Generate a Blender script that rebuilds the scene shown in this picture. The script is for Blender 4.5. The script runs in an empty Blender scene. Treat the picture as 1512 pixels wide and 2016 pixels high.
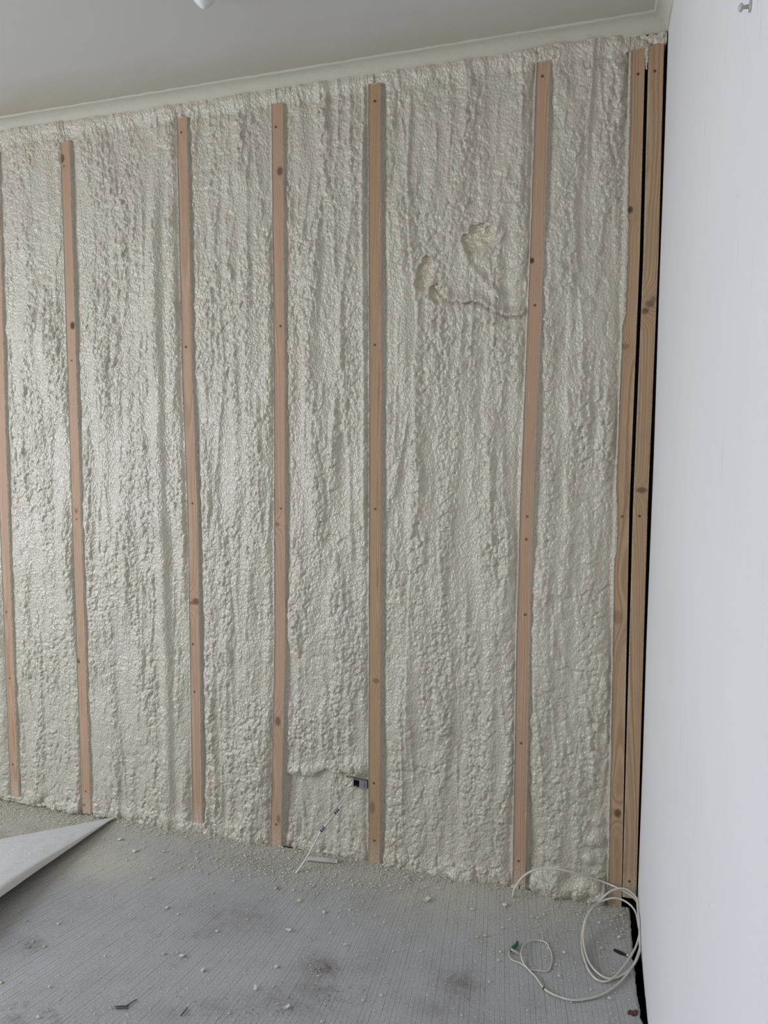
import bpy, math, random
import numpy as np
from mathutils import Matrix, Vector
random.seed(7)
scn = bpy.context.scene
COL = scn.collection

# ------------------------------------------------------------------ camera
W, H = 1512, 2016
F_PX, YAW, PITCH, ROLL = 1389.1, 0.28813, 0.07939, 0.00527
CAM = np.array([-0.1515, -2.0145, 1.2689])
_F = np.array([-math.sin(YAW)*math.cos(PITCH), math.cos(YAW)*math.cos(PITCH), -math.sin(PITCH)])
_R = np.array([math.cos(YAW), math.sin(YAW), 0.0]); _U = np.cross(_R, _F)
CR = _R*math.cos(ROLL) + _U*math.sin(ROLL); CU = -_R*math.sin(ROLL) + _U*math.cos(ROLL)
cam_d = bpy.data.cameras.new('camera'); cam = bpy.data.objects.new('camera', cam_d); COL.objects.link(cam)
cam_d.sensor_fit = 'VERTICAL'; cam_d.sensor_height = 36.0; cam_d.lens = F_PX/H*36.0
cam_d.clip_start = 0.02
cam.matrix_world = Matrix(((CR[0], CU[0], -_F[0], CAM[0]), (CR[1], CU[1], -_F[1], CAM[1]),
                           (CR[2], CU[2], -_F[2], CAM[2]), (0, 0, 0, 1)))
scn.camera = cam

# ------------------------------------------------------------------ world, daylight, added rear fill, exposure
w = bpy.data.worlds.new('world'); scn.world = w; w.use_nodes = True
w.node_tree.nodes['Background'].inputs[0].default_value = (0.62, 0.76, 1.0, 1)
w.node_tree.nodes['Background'].inputs[1].default_value = 1.0
scn.view_settings.view_transform = 'Standard'; scn.view_settings.look = 'None'
scn.view_settings.gamma = 1.0; scn.view_settings.use_curve_mapping = False
scn.view_settings.exposure = 0.0
WIN_Y0, WIN_Y1, WIN_Z0, WIN_Z1, XL = -3.0, -1.0, 0.55, 2.05, -3.6     # window in the left wall
REAR = -4.2
def area(name, loc, direction, sx, sy, power, col):
    d = bpy.data.lights.new(name, 'AREA'); d.shape = 'RECTANGLE'; d.size = sx; d.size_y = sy
    d.energy = power; d.color = col
    o = bpy.data.objects.new(name, d); COL.objects.link(o); o.location = loc
    o.rotation_euler = Vector(direction).to_track_quat('-Z', 'Y').to_euler(); return o
WC = ((WIN_Y0+WIN_Y1)/2, (WIN_Z0+WIN_Z1)/2)
area('sky_through_left_window', (XL-0.10, WC[0], WC[1]), (1, 0.10, -0.55), WIN_Y1-WIN_Y0, WIN_Z1-WIN_Z0, 88, (0.74, 0.84, 1.0))
area('ground_glow_through_left_window', (XL-0.11, WC[0], WC[1]), (1, 0, 0.45), WIN_Y1-WIN_Y0, WIN_Z1-WIN_Z0, 23, (1.0, 0.85, 0.66))
area('rear_fill_light', (-1.9, REAR-0.10, 1.45), (0, 1, -0.1), 1.2, 1.1, 5, (1.0, 0.93, 0.84))  # added fill lamp behind the camera, softens the frontal shade

# ------------------------------------------------------------------ helpers
def ray(px, py):
    return CAM, _F + CR*(px-W/2)/F_PX + CU*(H/2-py)/F_PX
def hit(px, py, axis, val):
    o, v = ray(px, py); t = (val-o[axis])/v[axis]; return o+t*v
def onfloor(px, py, z=0.0): return hit(px, py, 2, z)
def onwall(px, py, y=0.0): return hit(px, py, 1, y)
def onright(px, py, x=0.0): return hit(px, py, 0, x)

def sstep(a, b, x):
    t = np.clip((x-a)/(b-a), 0, 1); return t*t*(3-2*t)
def _h(ix, iy, s):
    n = (ix.astype(np.int64)*374761393 + iy.astype(np.int64)*668265263 + s*974711) & 0x7fffffff
    n = ((n ^ (n >> 13))*1274126177) & 0x7fffffff
    n = ((n ^ (n >> 15))*2246822519) & 0x7fffffff
    return ((n ^ (n >> 16)) & 0xffffff)/float(0xffffff)
def perlin(x, y, s=0):
    x = np.asarray(x, float); y = np.asarray(y, float)
    ix = np.floor(x); iy = np.floor(y); fx = x-ix; fy = y-iy
    u = fx*fx*fx*(fx*(fx*6-15)+10); v = fy*fy*fy*(fy*(fy*6-15)+10)
    def g(dx, dy):
        a = _h(ix+dx, iy+dy, s)*6.28318
        return np.cos(a)*(fx-dx)+np.sin(a)*(fy-dy)
    return 1.5*((g(0,0)*(1-u)+g(1,0)*u)*(1-v)+(g(0,1)*(1-u)+g(1,1)*u)*v)
def worley(x, y, s=0):
    ix = np.floor(x); iy = np.floor(y)
    f1 = np.full(x.shape, 9.0); rid = np.zeros(x.shape)
    for dx in (-1, 0, 1):
        for dy in (-1, 0, 1):
            cx = ix+dx; cy = iy+dy; r = _h(cx, cy, s+2)
            d = (cx+_h(cx, cy, s)-x)**2 + (cy+_h(cx, cy, s+1)-y)**2
            m = d < f1; f1 = np.where(m, d, f1); rid = np.where(m, r, rid)
    return np.sqrt(f1), rid

def np_mesh(name, V, Q, T=None, smooth=True):
    me = bpy.data.meshes.new(name)
    V = np.asarray(V, np.float32).reshape(-1, 3); Q = np.asarray(Q, np.int32).reshape(-1, 4)
    loops = Q.ravel(); starts = np.arange(len(Q))*4
    if T is not None and len(T):
        T = np.asarray(T, np.int32).reshape(-1, 3)
        starts = np.concatenate([starts, len(loops)+np.arange(len(T))*3]); loops = np.concatenate([loops, T.ravel()])
    me.vertices.add(len(V)); me.vertices.foreach_set('co', V.ravel())
    me.loops.add(len(loops)); me.loops.foreach_set('vertex_index', loops.astype(np.int32))
    me.polygons.add(len(starts)); me.polygons.foreach_set('loop_start', starts.astype(np.int32))
    me.polygons.foreach_set('use_smooth', np.full(len(starts), smooth))
    me.update(calc_edges=True); me.validate(); return me
def attr(me, name, arr):
    a = me.attributes.new(name, 'FLOAT', 'POINT'); a.data.foreach_set('value', np.asarray(arr, np.float32).ravel())
def grid_quads(nr, nc, off=0):
    i = np.arange(nr-1)[:, None]*nc + np.arange(nc-1)[None, :] + off
    return np.stack([i, i+1, i+nc+1, i+nc], -1).reshape(-1, 4)

def link(name, me, mat=None, parent=None, label=None, cat=None, group=None, kind=None):
    o = bpy.data.objects.new(name, me); COL.objects.link(o)
    if mat and me is not None and not me.materials: me.materials.append(mat)
    if parent: o.parent = parent
    if label: o['label'] = label
    if cat: o['category'] = cat
    if group: o['group'] = group
    if kind: o['kind'] = kind
    return o

class MB:                                                       # small mesh collector
    def __init__(s): s.v = []; s.f = []
    def add(s, v, f):
        n = len(s.v); s.v += [tuple(map(float, p)) for p in v]; s.f += [tuple(i+n for i in q) for q in f]
    def box(s, a, b):
        x0, y0, z0 = a; x1, y1, z1 = b
        s.add([(x0,y0,z0),(x1,y0,z0),(x1,y1,z0),(x0,y1,z0),(x0,y0,z1),(x1,y0,z1),(x1,y1,z1),(x0,y1,z1)],
              [(3,2,1,0),(4,5,6,7),(0,1,5,4),(1,2,6,5),(2,3,7,6),(3,0,4,7)])
    def tube(s, P, r, n=8, cap=True):
        P = [Vector(p) for p in P]; rs = r if hasattr(r, '__len__') else [r]*len(P)
        t0 = (P[1]-P[0]).normalized(); nrm = t0.orthogonal().normalized(); V = []; Fc = []
        for i, p in enumerate(P):
            t = ((P[min(i+1, len(P)-1)]-P[max(i-1, 0)])).normalized()
            nrm = (nrm - t*nrm.dot(t)).normalized(); b = t.cross(nrm)
            for k in range(n):
                a = 2*math.pi*k/n; V.append(p+(nrm*math.cos(a)+b*math.sin(a))*rs[i])
        for i in range(len(P)-1):
            for k in range(n):
                Fc.append((i*n+k, i*n+(k+1) % n, (i+1)*n+(k+1) % n, (i+1)*n+k))
        if cap: Fc += [tuple(range(n-1, -1, -1)), tuple(range((len(P)-1)*n, len(P)*n))]
        s.add(V, Fc)
    def lathe(s, prof, origin, axis, n=20):
        ax = Vector(axis).normalized(); u = ax.orthogonal().normalized(); v = ax.cross(u); o = Vector(origin); V = []; Fc = []
        for r, h in prof:
            for k in range(n):
                a = 2*math.pi*k/n; V.append(o+ax*h+(u*math.cos(a)+v*math.sin(a))*r)
        for i in range(len(prof)-1):
            for k in range(n): Fc.append((i*n+k, i*n+(k+1) % n, (i+1)*n+(k+1) % n, (i+1)*n+k))
        Fc += [tuple(range(n-1, -1, -1)), tuple(range((len(prof)-1)*n, len(prof)*n))]
        s.add(V, Fc)
    def mesh(s, name, smooth=False):
        me = bpy.data.meshes.new(name); me.from_pydata(s.v, [], s.f); me.update()
        me.polygons.foreach_set('use_smooth', [smooth]*len(me.polygons)); return me
def spline(P, n=8):                                              # Catmull-Rom through the points
    P = [np.array(p, float) for p in P]; P = [2*P[0]-P[1]]+P+[2*P[-1]-P[-2]]; out = []
    for i in range(1, len(P)-2):
        for k in range(n):
            t = k/n; a, b, c, d = P[i-1:i+3]
            out.append(0.5*((2*b)+(c-a)*t+(2*a-5*b+4*c-d)*t*t+(3*b-a-3*c+d)*t**3))
    out.append(P[-2]); return out

# ------------------------------------------------------------------ materials
class NT:
    def __init__(s, name):
        s.m = bpy.data.materials.new(name); s.m.use_nodes = True; s.t = s.m.node_tree; s.b = s.t.nodes['Principled BSDF']
        s.tc = s.n('ShaderNodeTexCoord')
    def n(s, typ, **kw):
        x = s.t.nodes.new(typ)
        for k, v in kw.items(): setattr(x, k, v)
        return x
    def l(s, a, b): s.t.links.new(a, b)
    def set(s, node, **kw):
        for k, v in kw.items():
            k = k.replace('_', ' ')
            if hasattr(v, 'node'): s.l(v, node.inputs[k])
            else: node.inputs[k].default_value = v
    def map(s, sc, src=None):
        m = s.n('ShaderNodeMapping'); s.l(src or s.tc.outputs['Object'], m.inputs[0]); m.inputs['Scale'].default_value = sc; return m.outputs[0]
    def noise(s, sc, detail=2, rough=0.5, vec=None, dist=0.0):
        x = s.n('ShaderNodeTexNoise'); s.l(vec or s.tc.outputs['Object'], x.inputs['Vector'])
        s.set(x, Scale=sc, Detail=detail, Roughness=rough, Distortion=dist); return x.outputs['Fac']
    def voro(s, sc, vec=None, rnd=1.0):
        x = s.n('ShaderNodeTexVoronoi'); s.l(vec or s.tc.outputs['Object'], x.inputs['Vector']); s.set(x, Scale=sc, Randomness=rnd); return x.outputs['Distance']
    def attr(s, name):
        x = s.n('ShaderNodeAttribute'); x.attribute_name = name; return x.outputs['Fac']
    def math(s, op, a, b=0.0, c=0.0, clamp=False):
        x = s.n('ShaderNodeMath', operation=op, use_clamp=clamp)
        for i, v in enumerate((a, b, c)):
            if hasattr(v, 'node'): s.l(v, x.inputs[i])
            else: x.inputs[i].default_value = v
        return x.outputs[0]
    def mr(s, v, a, b, c=0.0, d=1.0):
        x = s.n('ShaderNodeMapRange'); s.l(v, x.inputs[0])
        for i, q in enumerate((a, b, c, d)): x.inputs[i+1].default_value = q
        return x.outputs[0]
    def mix(s, f, a, b):
        x = s.n('ShaderNodeMix', data_type='RGBA')
        for i, v in ((0, f), (6, a), (7, b)):
            if hasattr(v, 'node'): s.l(v, x.inputs[i])
            else: x.inputs[i].default_value = (*v, 1) if hasattr(v, '__len__') else v
        return x.outputs[2]
    def bump(s, h, strength, dist, prev=None):
        x = s.n('ShaderNodeBump'); s.l(h, x.inputs['Height']); s.set(x, Strength=strength, Distance=dist)
        if prev: s.l(prev, x.inputs['Normal'])
        return x.outputs[0]
    def out(s, col=None, rough=None, normal=None, spec=None):
        for k, v in (('Base Color', col), ('Roughness', rough), ('Normal', normal), ('Specular IOR Level', spec)):
            if v is None: continue
            if hasattr(v, 'node'): s.l(v, s.b.inputs[k])
            else: s.b.inputs[k].default_value = (*v, 1) if hasattr(v, '__len__') else v
        return s.m
def plain(name, col, rough=0.6, metal=0.0, bump=None):
    t = NT(name); n = t.noise(bump[0] if bump else 60, 3)
    c = t.mix(t.mr(n, .3, .7), tuple(x*.9 for x in col), tuple(min(1, x*1.06) for x in col))
    t.b.inputs['Metallic'].default_value = metal
    return t.out(c, rough, t.bump(n, bump[1], bump[2]) if bump else None)

def mat_foam():
    t = NT('sprayed_foam')
    n1 = t.noise(5, 3); n2 = t.noise(28, 3, vec=t.map((1, 1, .5)))
    c = t.mix(t.mr(n1, .35, .65), (.525, .487, .375), (.535, .490, .392))
    c = t.mix(t.mr(n2, .50, .74, 0, .55), c, (.480, .412, .328))
    c = t.mix(t.attr('cut'), c, (.60, .52, .34))
    fine = t.noise(420, 3, .6); peb = t.voro(170, t.map((1, 1, .75)))
    nb = t.bump(peb, .85, .0026); nb = t.bump(fine, .45, .0014, nb); t.set(t.b, Coat_Weight=.50, Coat_Roughness=.20); t.l(nb, t.b.inputs['Coat Normal'])
    return t.out(c, t.mr(n2, .3, .7, .27, .40), nb, .6)
def mat_wood(name, a, b, knotc=(.075, .036, .02)):
    t = NT(name)
    x = t.n('ShaderNodeTexNoise'); x.noise_dimensions = '1D'; t.l(t.math('MULTIPLY', t.attr('ring'), 330), x.inputs['W']); t.set(x, Scale=1.0, Detail=1.0)
    sn = t.math('SINE', t.math('MULTIPLY', t.attr('ring'), 1650))
    ringv = t.mr(t.math('ADD', t.math('MULTIPLY', sn, .20), x.outputs['Fac']), .28, .86)
    fib = t.noise(1, 3, vec=t.map((900, 900, 14)))
    c = t.mix(ringv, a, b)
    c = t.mix(t.mr(fib, .38, .68, 0, .28), c, tuple(q*.62 for q in b))
    bl = t.noise(6, 3, vec=t.map((3, 3, 1)))
    c = t.mix(t.mr(bl, .45, .7, 0, .35), c, tuple(q*.74 for q in a))
    c = t.mix(t.attr('knot'), c, knotc)
    c = t.mix(t.math('MULTIPLY', t.attr('dust'), t.mr(t.noise(160, 3), .35, .6)), c, (.60, .56, .46))
    return t.out(c, .62, t.bump(fib, .25, .0006), .3)
def mat_carpet():
    t = NT('ribbed_carpet')
    ph = t.attr('rib')
    wob = t.math('MULTIPLY', t.noise(30, 2), .16)
    fr = t.math('FRACT', t.math('ADD', ph, wob))
    tri = t.math('ABSOLUTE', t.math('SUBTRACT', fr, .5))           # 0.5 at groove
    x = t.n('ShaderNodeTexNoise'); x.noise_dimensions = '1D'; t.l(t.math('FLOOR', t.math('ADD', t.math('ADD', ph, wob), .5)), x.inputs['W']); t.set(x, Scale=.73, Detail=0.0)
    depth = t.mr(x.outputs['Fac'], .35, .62, .25, 1.0)
    brk = t.mr(t.noise(22, 2), .35, .6, .45, 1.0)
    groove = t.math('MULTIPLY', t.math('MULTIPLY', t.mr(tri, .40, .49), depth), brk)
    fuzz = t.noise(380, 3, .7); fuzz2 = t.noise(150, 2, .6)
    n1 = t.noise(3.2, 4, .6); n2 = t.noise(13, 4, .6)
    c = t.mix(t.mr(n1, .35, .68), (.50, .50, .50), (.43, .425, .42))
    c = t.mix(t.mr(n2, .52, .75, 0, .35), c, (.31, .285, .262))
    c = t.mix(t.mr(fuzz, .36, .62, 0, .42), c, (.22, .217, .212)); c = t.mix(t.mr(fuzz2, .52, .72, 0, .35), c, (.58, .58, .57))
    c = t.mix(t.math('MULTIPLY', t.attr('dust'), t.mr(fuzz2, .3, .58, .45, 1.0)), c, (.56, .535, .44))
    st = t.math('MULTIPLY', t.attr('stain'), t.mr(t.noise(70, 4, .7), .3, .62, .3, 1.0))
    c = t.mix(st, c, (.155, .122, .10))
    c = t.mix(t.math('MULTIPLY', groove, .30), c, (.24, .235, .23))
    hgt = t.math('SUBTRACT', t.math('ADD', t.math('MULTIPLY', fuzz, .5), t.math('MULTIPLY', fuzz2, .5)), t.math('MULTIPLY', groove, .62))
    return t.out(c, .9, t.bump(hgt, .9, .0032), .2)
def mat_backing():
    t = NT('carpet_backing'); f = t.noise(420, 3, .7); f2 = t.noise(40, 3)
    c = t.mix(t.mr(f, .3, .65), (.60, .595, .58), (.74, .73, .71)); c = t.mix(t.mr(f2, .55, .75, 0, .3), c, (.54, .51, .42))
    return t.out(c, .95, t.bump(t.math('ADD', f, t.math('MULTIPLY', f2, .6)), .6, .004), .2)
def mat_plaster(name, col, overspray=False, scuffs=False, rough=.75):
    t = NT(name); n = t.noise(2.2, 3); g = t.noise(240, 3, .6); g2 = t.noise(700, 2)
    c = t.mix(t.mr(n, .3, .7), col, tuple(q*.96 for q in col))
    if overspray:                                                   # foam mist that settled near the sprayed wall
        s = t.n('ShaderNodeSeparateXYZ'); t.l(t.tc.outputs['Object'], s.inputs[0])
        d = t.math('ADD', s.outputs['Y'], t.math('MULTIPLY', t.math('SUBTRACT', t.noise(3, 4, .6, vec=t.map((1, 3, 1))), .5), .22))
        m = t.math('MULTIPLY', t.mr(d, -.22, -.05), t.mr(g2, .25, .6, .55, 1.0))
        c = t.mix(t.math('MULTIPLY', m, 1.0, clamp=True), c, (.500, .465, .365))
    if scuffs:
        v = t.map((1, 9, 1.1)); a = t.noise(6, 5, .75, vec=v); msk = t.noise(2.3, 2)
        f = t.math('MULTIPLY', t.mr(a, .60, .72), t.mr(msk, .46, .60))
        c = t.mix(t.math('MULTIPLY', f, .45, clamp=True), c, (.36, .35, .34))
        sp = t.mr(t.voro(14), .0, .055, 1.0, 0.0)
        c = t.mix(t.math('MULTIPLY', sp, t.mr(t.noise(3), .52, .6, 0, .5), clamp=True), c, (.30, .29, .28))
    return t.out(c, rough, t.bump(g, .16, .0012), .35)
M = dict(foam=mat_foam(), wood_pink=mat_wood('softwood_pale_pink', (.520, .350, .240), (.400, .25, .150)),
         wood_tan=mat_wood('softwood_tan', (.480, .335, .200), (.335, .205, .110)),
         carpet=mat_carpet(), backing=mat_backing(),
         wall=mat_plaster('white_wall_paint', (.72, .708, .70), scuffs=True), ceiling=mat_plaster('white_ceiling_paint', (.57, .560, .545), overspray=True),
         bare=mat_plaster('bare_plaster', (.42, .385, .34)), cove=mat_plaster('cove_paint', (.70, .69, .67), overspray=True, rough=.6), masonry=plain('dark_masonry', (.085, .085, .070), .9, bump=(40, .6, .006)),
         void=plain('gap_shade_black', (.012, .012, .012), .95), slab=None, screw=plain('dark_screw_steel', (.06, .045, .035), .45, .6),  # void: near-black colour stands in for the shade deep in the floor gap
         metal=plain('galvanised_steel', (.42, .43, .44), .42, .9), cable=plain('cream_pvc', (.60, .565, .50), .42),
         plastic=plain('grey_white_plastic', (.46, .44, .41), .5), flake=plain('foam_flake', (.72, .69, .57), .7, bump=(300, .4, .001)),
         crumb=plain('foam_crumb', (.60, .575, .47), .8), dirt=plain('dirt', (.10, .085, .07), .9), twig=plain('dark_twig', (.055, .047, .042), .85),
         blue=plain('blue_print', (.02, .05, .16), .4), green=plain('green_tape', (.012, .13, .055), .38), white=plain('white_gloss_paint', (.74, .74, .73), .35),
         rust=plain('rust', (.10, .045, .032), .85, bump=(120, .5, .003)), tear=plain('torn_backing', (.02, .018, .016), .95))
def mat_slab():
    t = NT('dusty_screed'); n = t.noise(9, 5, .7); g = t.noise(160, 3, .7)
    c = t.mix(t.mr(n, .35, .62), (.50, .475, .43), (.30, .27, .245)); c = t.mix(t.mr(g, .45, .7, 0, .6), c, (.50, .48, .40)); s_ = t.n('ShaderNodeSeparateXYZ'); t.l(t.tc.outputs['Object'], s_.inputs[0]); c = t.mix(t.mr(t.math('ADD', s_.outputs['Y'], t.math('MULTIPLY', n, .12)), -.14, .03, 0, .9), c, (.56, .53, .42))
    return t.out(c, .95, t.bump(g, .7, .005), .2)
M['slab'] = mat_slab()

# ------------------------------------------------------------------ the setting
CZ = 2.386
VOID = -0.16
def slab(name, a, b, mat, parent=None):
    m = MB(); m.box(a, b); o = link(name, m.mesh(name), mat, parent, kind=None if parent else 'structure'); return o
slab('floor', (XL, REAR, VOID-.05), (-0.055, 0.075, -0.011), M['slab'])
slab('trim_1', (-0.055, REAR, VOID-.06), (0.10, 0.20, VOID), M['void'])               # bottom of the open gap along the right wall, coloured black for its shade
slab('wall_back', (XL, 0.075, VOID), (0.10, 0.20, 2.50), M['masonry'])
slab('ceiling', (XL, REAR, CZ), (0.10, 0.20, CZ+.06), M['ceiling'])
slab('wall_rear_masonry', (0.012, REAR, VOID), (0.10, 0.075, 2.50), M['masonry']).name = 'wall_outer'
# right wall: plaster board with a ragged end in the corner and a ragged foot
ny, nz = 160, 240
yy = np.concatenate([np.linspace(REAR, -1.3, 30), np.linspace(-1.28, 0, ny-30)]); zz = np.linspace(0, CZ, nz)
Y, Z = np.meshgrid(yy, zz)
rag = 0.0030*perlin(zz*45, zz*0, 5)+0.0022*perlin(zz*160, zz*0, 6) + 0.004*np.exp(-((zz-.35)/.02)**2)
Y = Y + (sstep(-.02, 0, Y))*(rag[:, None]-.001)
foot = 0.004*perlin(yy*30, yy*0, 8)+0.003*perlin(yy*120, yy*0, 9)
Z = Z + sstep(.03, 0, Z)*(foot[None, :]-.004)
Xf = 0.0012*perlin(Y*2.1, Z*1.9, 3)
V = np.concatenate([np.stack([Xf, Y, Z], -1).reshape(-1, 3), np.stack([Xf*0+.012, Y, Z], -1).reshape(-1, 3)])
n0 = ny*nz; q = grid_quads(nz, ny)
def skirt(nr, nc, n0):
    per = np.concatenate([np.arange(nc), np.arange(1, nr)*nc+nc-1, (nr-1)*nc+np.arange(nc-2, -1, -1), np.arange(nr-2, 0, -1)*nc])
    nx = np.roll(per, -1); return np.stack([nx, per, per+n0, nx+n0], -1)
link('wall_right', np_mesh('wall_right', V, np.concatenate([q[:, ::-1], q+n0, skirt(nz, ny, n0)[:, ::-1]])), M['wall'], kind='structure')
# left wall with window opening, rear wall with an opening added for fill (out of frame; daylight comes from the left)
def wall_with_hole(name, along, fixed, thick, a0, a1, h0, h1, z0, z1, mat):
    m = MB()
    def bx(p0, p1, q0, q1):
        if along == 'y': m.box((min(fixed, fixed+thick), p0, q0), (max(fixed, fixed+thick), p1, q1))
        else: m.box((p0, min(fixed, fixed+thick), q0), (p1, max(fixed, fixed+thick), q1))
    bx(a0, h0, VOID, 2.5); bx(h1, a1, VOID, 2.5); bx(h0, h1, VOID, z0); bx(h0, h1, z1, 2.5)
    return link(name, m.mesh(name), mat, kind='structure')
wall_with_hole('wall_left', 'y', XL, -.12, REAR, .2, WIN_Y0, WIN_Y1, WIN_Z0, WIN_Z1, M['bare'])
wall_with_hole('wall_rear', 'x', REAR, -.12, XL-.12, .1, -2.5, -1.3, .9, 2.0, M['bare'])
def window(name, along, fixed, h0, h1, z0, z1):
    m = MB(); t = .045
    def bx(p0, p1, q0, q1):
        if along == 'y': m.box((fixed-.06, p0, q0), (fixed-.01, p1, q1))
        else: m.box((p0, fixed-.06, q0), (p1, fixed-.01, q1))
    bx(h0, h0+t, z0, z1); bx(h1-t, h1, z0, z1); bx(h0+t, h1-t, z0, z0+t); bx(h0+t, h1-t, z1-t, z1)
    bx((h0+h1)/2-t/2, (h0+h1)/2+t/2, z0+t, z1-t)
    return link(name, m.mesh(name), M['white'], kind='structure')
window('window_1', 'y', XL, WIN_Y0, WIN_Y1, WIN_Z0, WIN_Z1); window('added_fill_window', 'x', REAR, -2.5, -1.3, .9, 2.0)  # the rear frame is made up, it surrounds the fill lamp's opening

# coving along the back wall and down the right wall
def cove_profile(c, n=9):                                          # (out from wall, down from ceiling), concave
    P = [(c+.004, 0), (c+.004, .004)]
    for i in range(n):
        a = math.pi/2*i/(n-1); P.append((c-(c-.004)*math.sin(a)*1.0, .005+(c-.004)*(1-math.cos(a))))
    return P+[(0.003, c+.002), (-.004, c+.002)]
def cove(name, c, axis):
    prof = cove_profile(c); V = []; nn = 260; s = np.linspace(0, 1, nn)
    for k, (o, d) in enumerate(prof):
        o_ = np.full(nn, o); d_ = np.full(nn, d)
        wob = .0010*perlin(s*90, s*0+k*.3, 21)+.0006*perlin(s*300, s*0+k, 22)
        if axis == 'x':
            x = XL+(0-XL)*s - np.maximum(0, 0)*s; V.append(np.stack([x, -(o_+wob), CZ-d_+wob], -1))
        else:
            y = REAR+(0-REAR)*s; V.append(np.stack([-(o_+wob), y, CZ-d_+wob], -1))
    V = np.array(V); me = np_mesh(name, V.reshape(-1, 3), grid_quads(len(prof), nn)[:, ::(1 if axis == 'x' else -1)])
    return link(name, me, M['cove'], kind='structure')
cove('trim_2', .036, 'x'); cove('trim_3', .034, 'y')
slab('trim_4', (XL, .0035, 2.351), (-.0, .08, CZ), M['masonry'])

# ------------------------------------------------------------------ studs
HW = 0.0185
SP = [  # (left px, right px, y) read down each batten; screws and knots in pixels
  dict(p=[(-22, -2, 300), (0, 15, 1000), (5, 24, 1200), (18, 34, 1500), (21, 38, 1568)], top=290, mat='wood_pink', screws=[(13, 1205), (19, 1335), (25, 1505)], knots=[]),
  dict(p=[(119, 137, 278), (140, 160, 1000), (163, 177, 1602)], mat='wood_pink', screws=[(126, 327), (141, 710), (151, 1022), (156, 1303), (169, 1558)], knots=[(143, 641, 6, 8, 1), (123, 312, 5, 9, .8), (150, 1006, 4, 6, .6), (154, 1301, 4, 6, .7), (165, 1585, 4, 4, .9)]),
  dict(p=[(349, 367, 231), (360, 378, 750), (370, 388, 1000), (378, 399, 1620)], mat='wood_pink', screws=[(357, 261), (366, 683), (379, 991), (380, 1268), (383, 1362)], knots=[(386, 1184, 9, 7, .75), (379, 1187, 7, 4, .6)]),
  dict(p=[(535, 556, 203), (540, 560, 750), (540, 562, 1250), (532, 553, 1670)], mat='wood_pink', screws=[(543, 250), (552, 642), (553, 1001), (544, 1623)], knots=[(551, 337, 6, 8, .75), (546, 1032, 4, 5, .6), (547, 1420, 6, 10, .65), (548, 1612, 4, 9, .5)]),
  dict(p=[(726, 747, 166), (727, 750, 750), (725, 747, 1700)], mat='wood_tan', screws=[(738, 199), (738, 679), (739, 1002), (736, 1542), (737, 1655)], knots=[(740, 1340, 7, 5, .5), (733, 1590, 6, 12, .4)]),
  dict(p=[(1055, 1084, 122), (1043, 1070, 500), (1024, 1049, 1000), (1016, 1043, 1250), (1009, 1033, 1742)], mat='wood_pink', screws=[(1068, 150), (1053, 601), (1038, 1017), (1036, 1062), (1034, 1210), (1026, 1463), (1021, 1695)], knots=[(1047, 513, 4, 5, 1)]),
  dict(p=[(1243, 1268, 98), (1232, 1258, 500), (1212, 1238, 1000), (1203, 1228, 1500), (1198, 1222, 1785)], mat='wood_tan', screws=[(1256, 146), (1225, 1017)], knots=[(1240, 413, 5, 6, .95), (1229, 682, 8, 5, .45), (1216, 1601, 6, 8, .85), (1215, 1215, 8, 12, .35)]),
  dict(p=[(1278, 1307, 88), (1268, 1296, 500), (1247, 1275, 1000), (1231, 1262, 1500), (1226, 1252, 1768)], mat='wood_tan', screws=[(1289, 140), (1259, 1016), (1239, 1735)], knots=[(1280, 598, 8, 6, .6), (1270, 612, 6, 5, .75), (1287, 590, 6, 6, .45), (1263, 965, 9, 5, .7)]),
]
LAB = ['pale timber batten leftmost in view, cut by the left edge of the photo', 'pale timber batten with a black knot on its right edge',
       'pale timber batten with a slanting knot scar low down, right of the smooth foam ridge', 'slightly bowed pinkish timber batten just left of the metal socket box',
       'straight tan timber batten touching the metal socket box', 'pinkish timber batten between the scuffed foam bay and the narrow right bay',
       'tan timber batten with foam lapping over its left edge, beside the dark slot', 'tan timber batten nearest the white wall, right of the dark slot']
STUDS = []
for s in SP:
    zs, xs = [], []
    for (a, b, y) in s['p']:
        P = onwall((a+b)/2, y); zs.append(P[2]); xs.append(P[0])
    zs = np.array(zs)[::-1]; xs = np.array(xs)[::-1]
    STUDS.append(dict(z=zs, x=xs, zb=zs[0], zt=zs[-1]))
def stud_x(k, z): return np.interp(z, STUDS[k]['z'], STUDS[k]['x'])
screw_mesh = None
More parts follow.
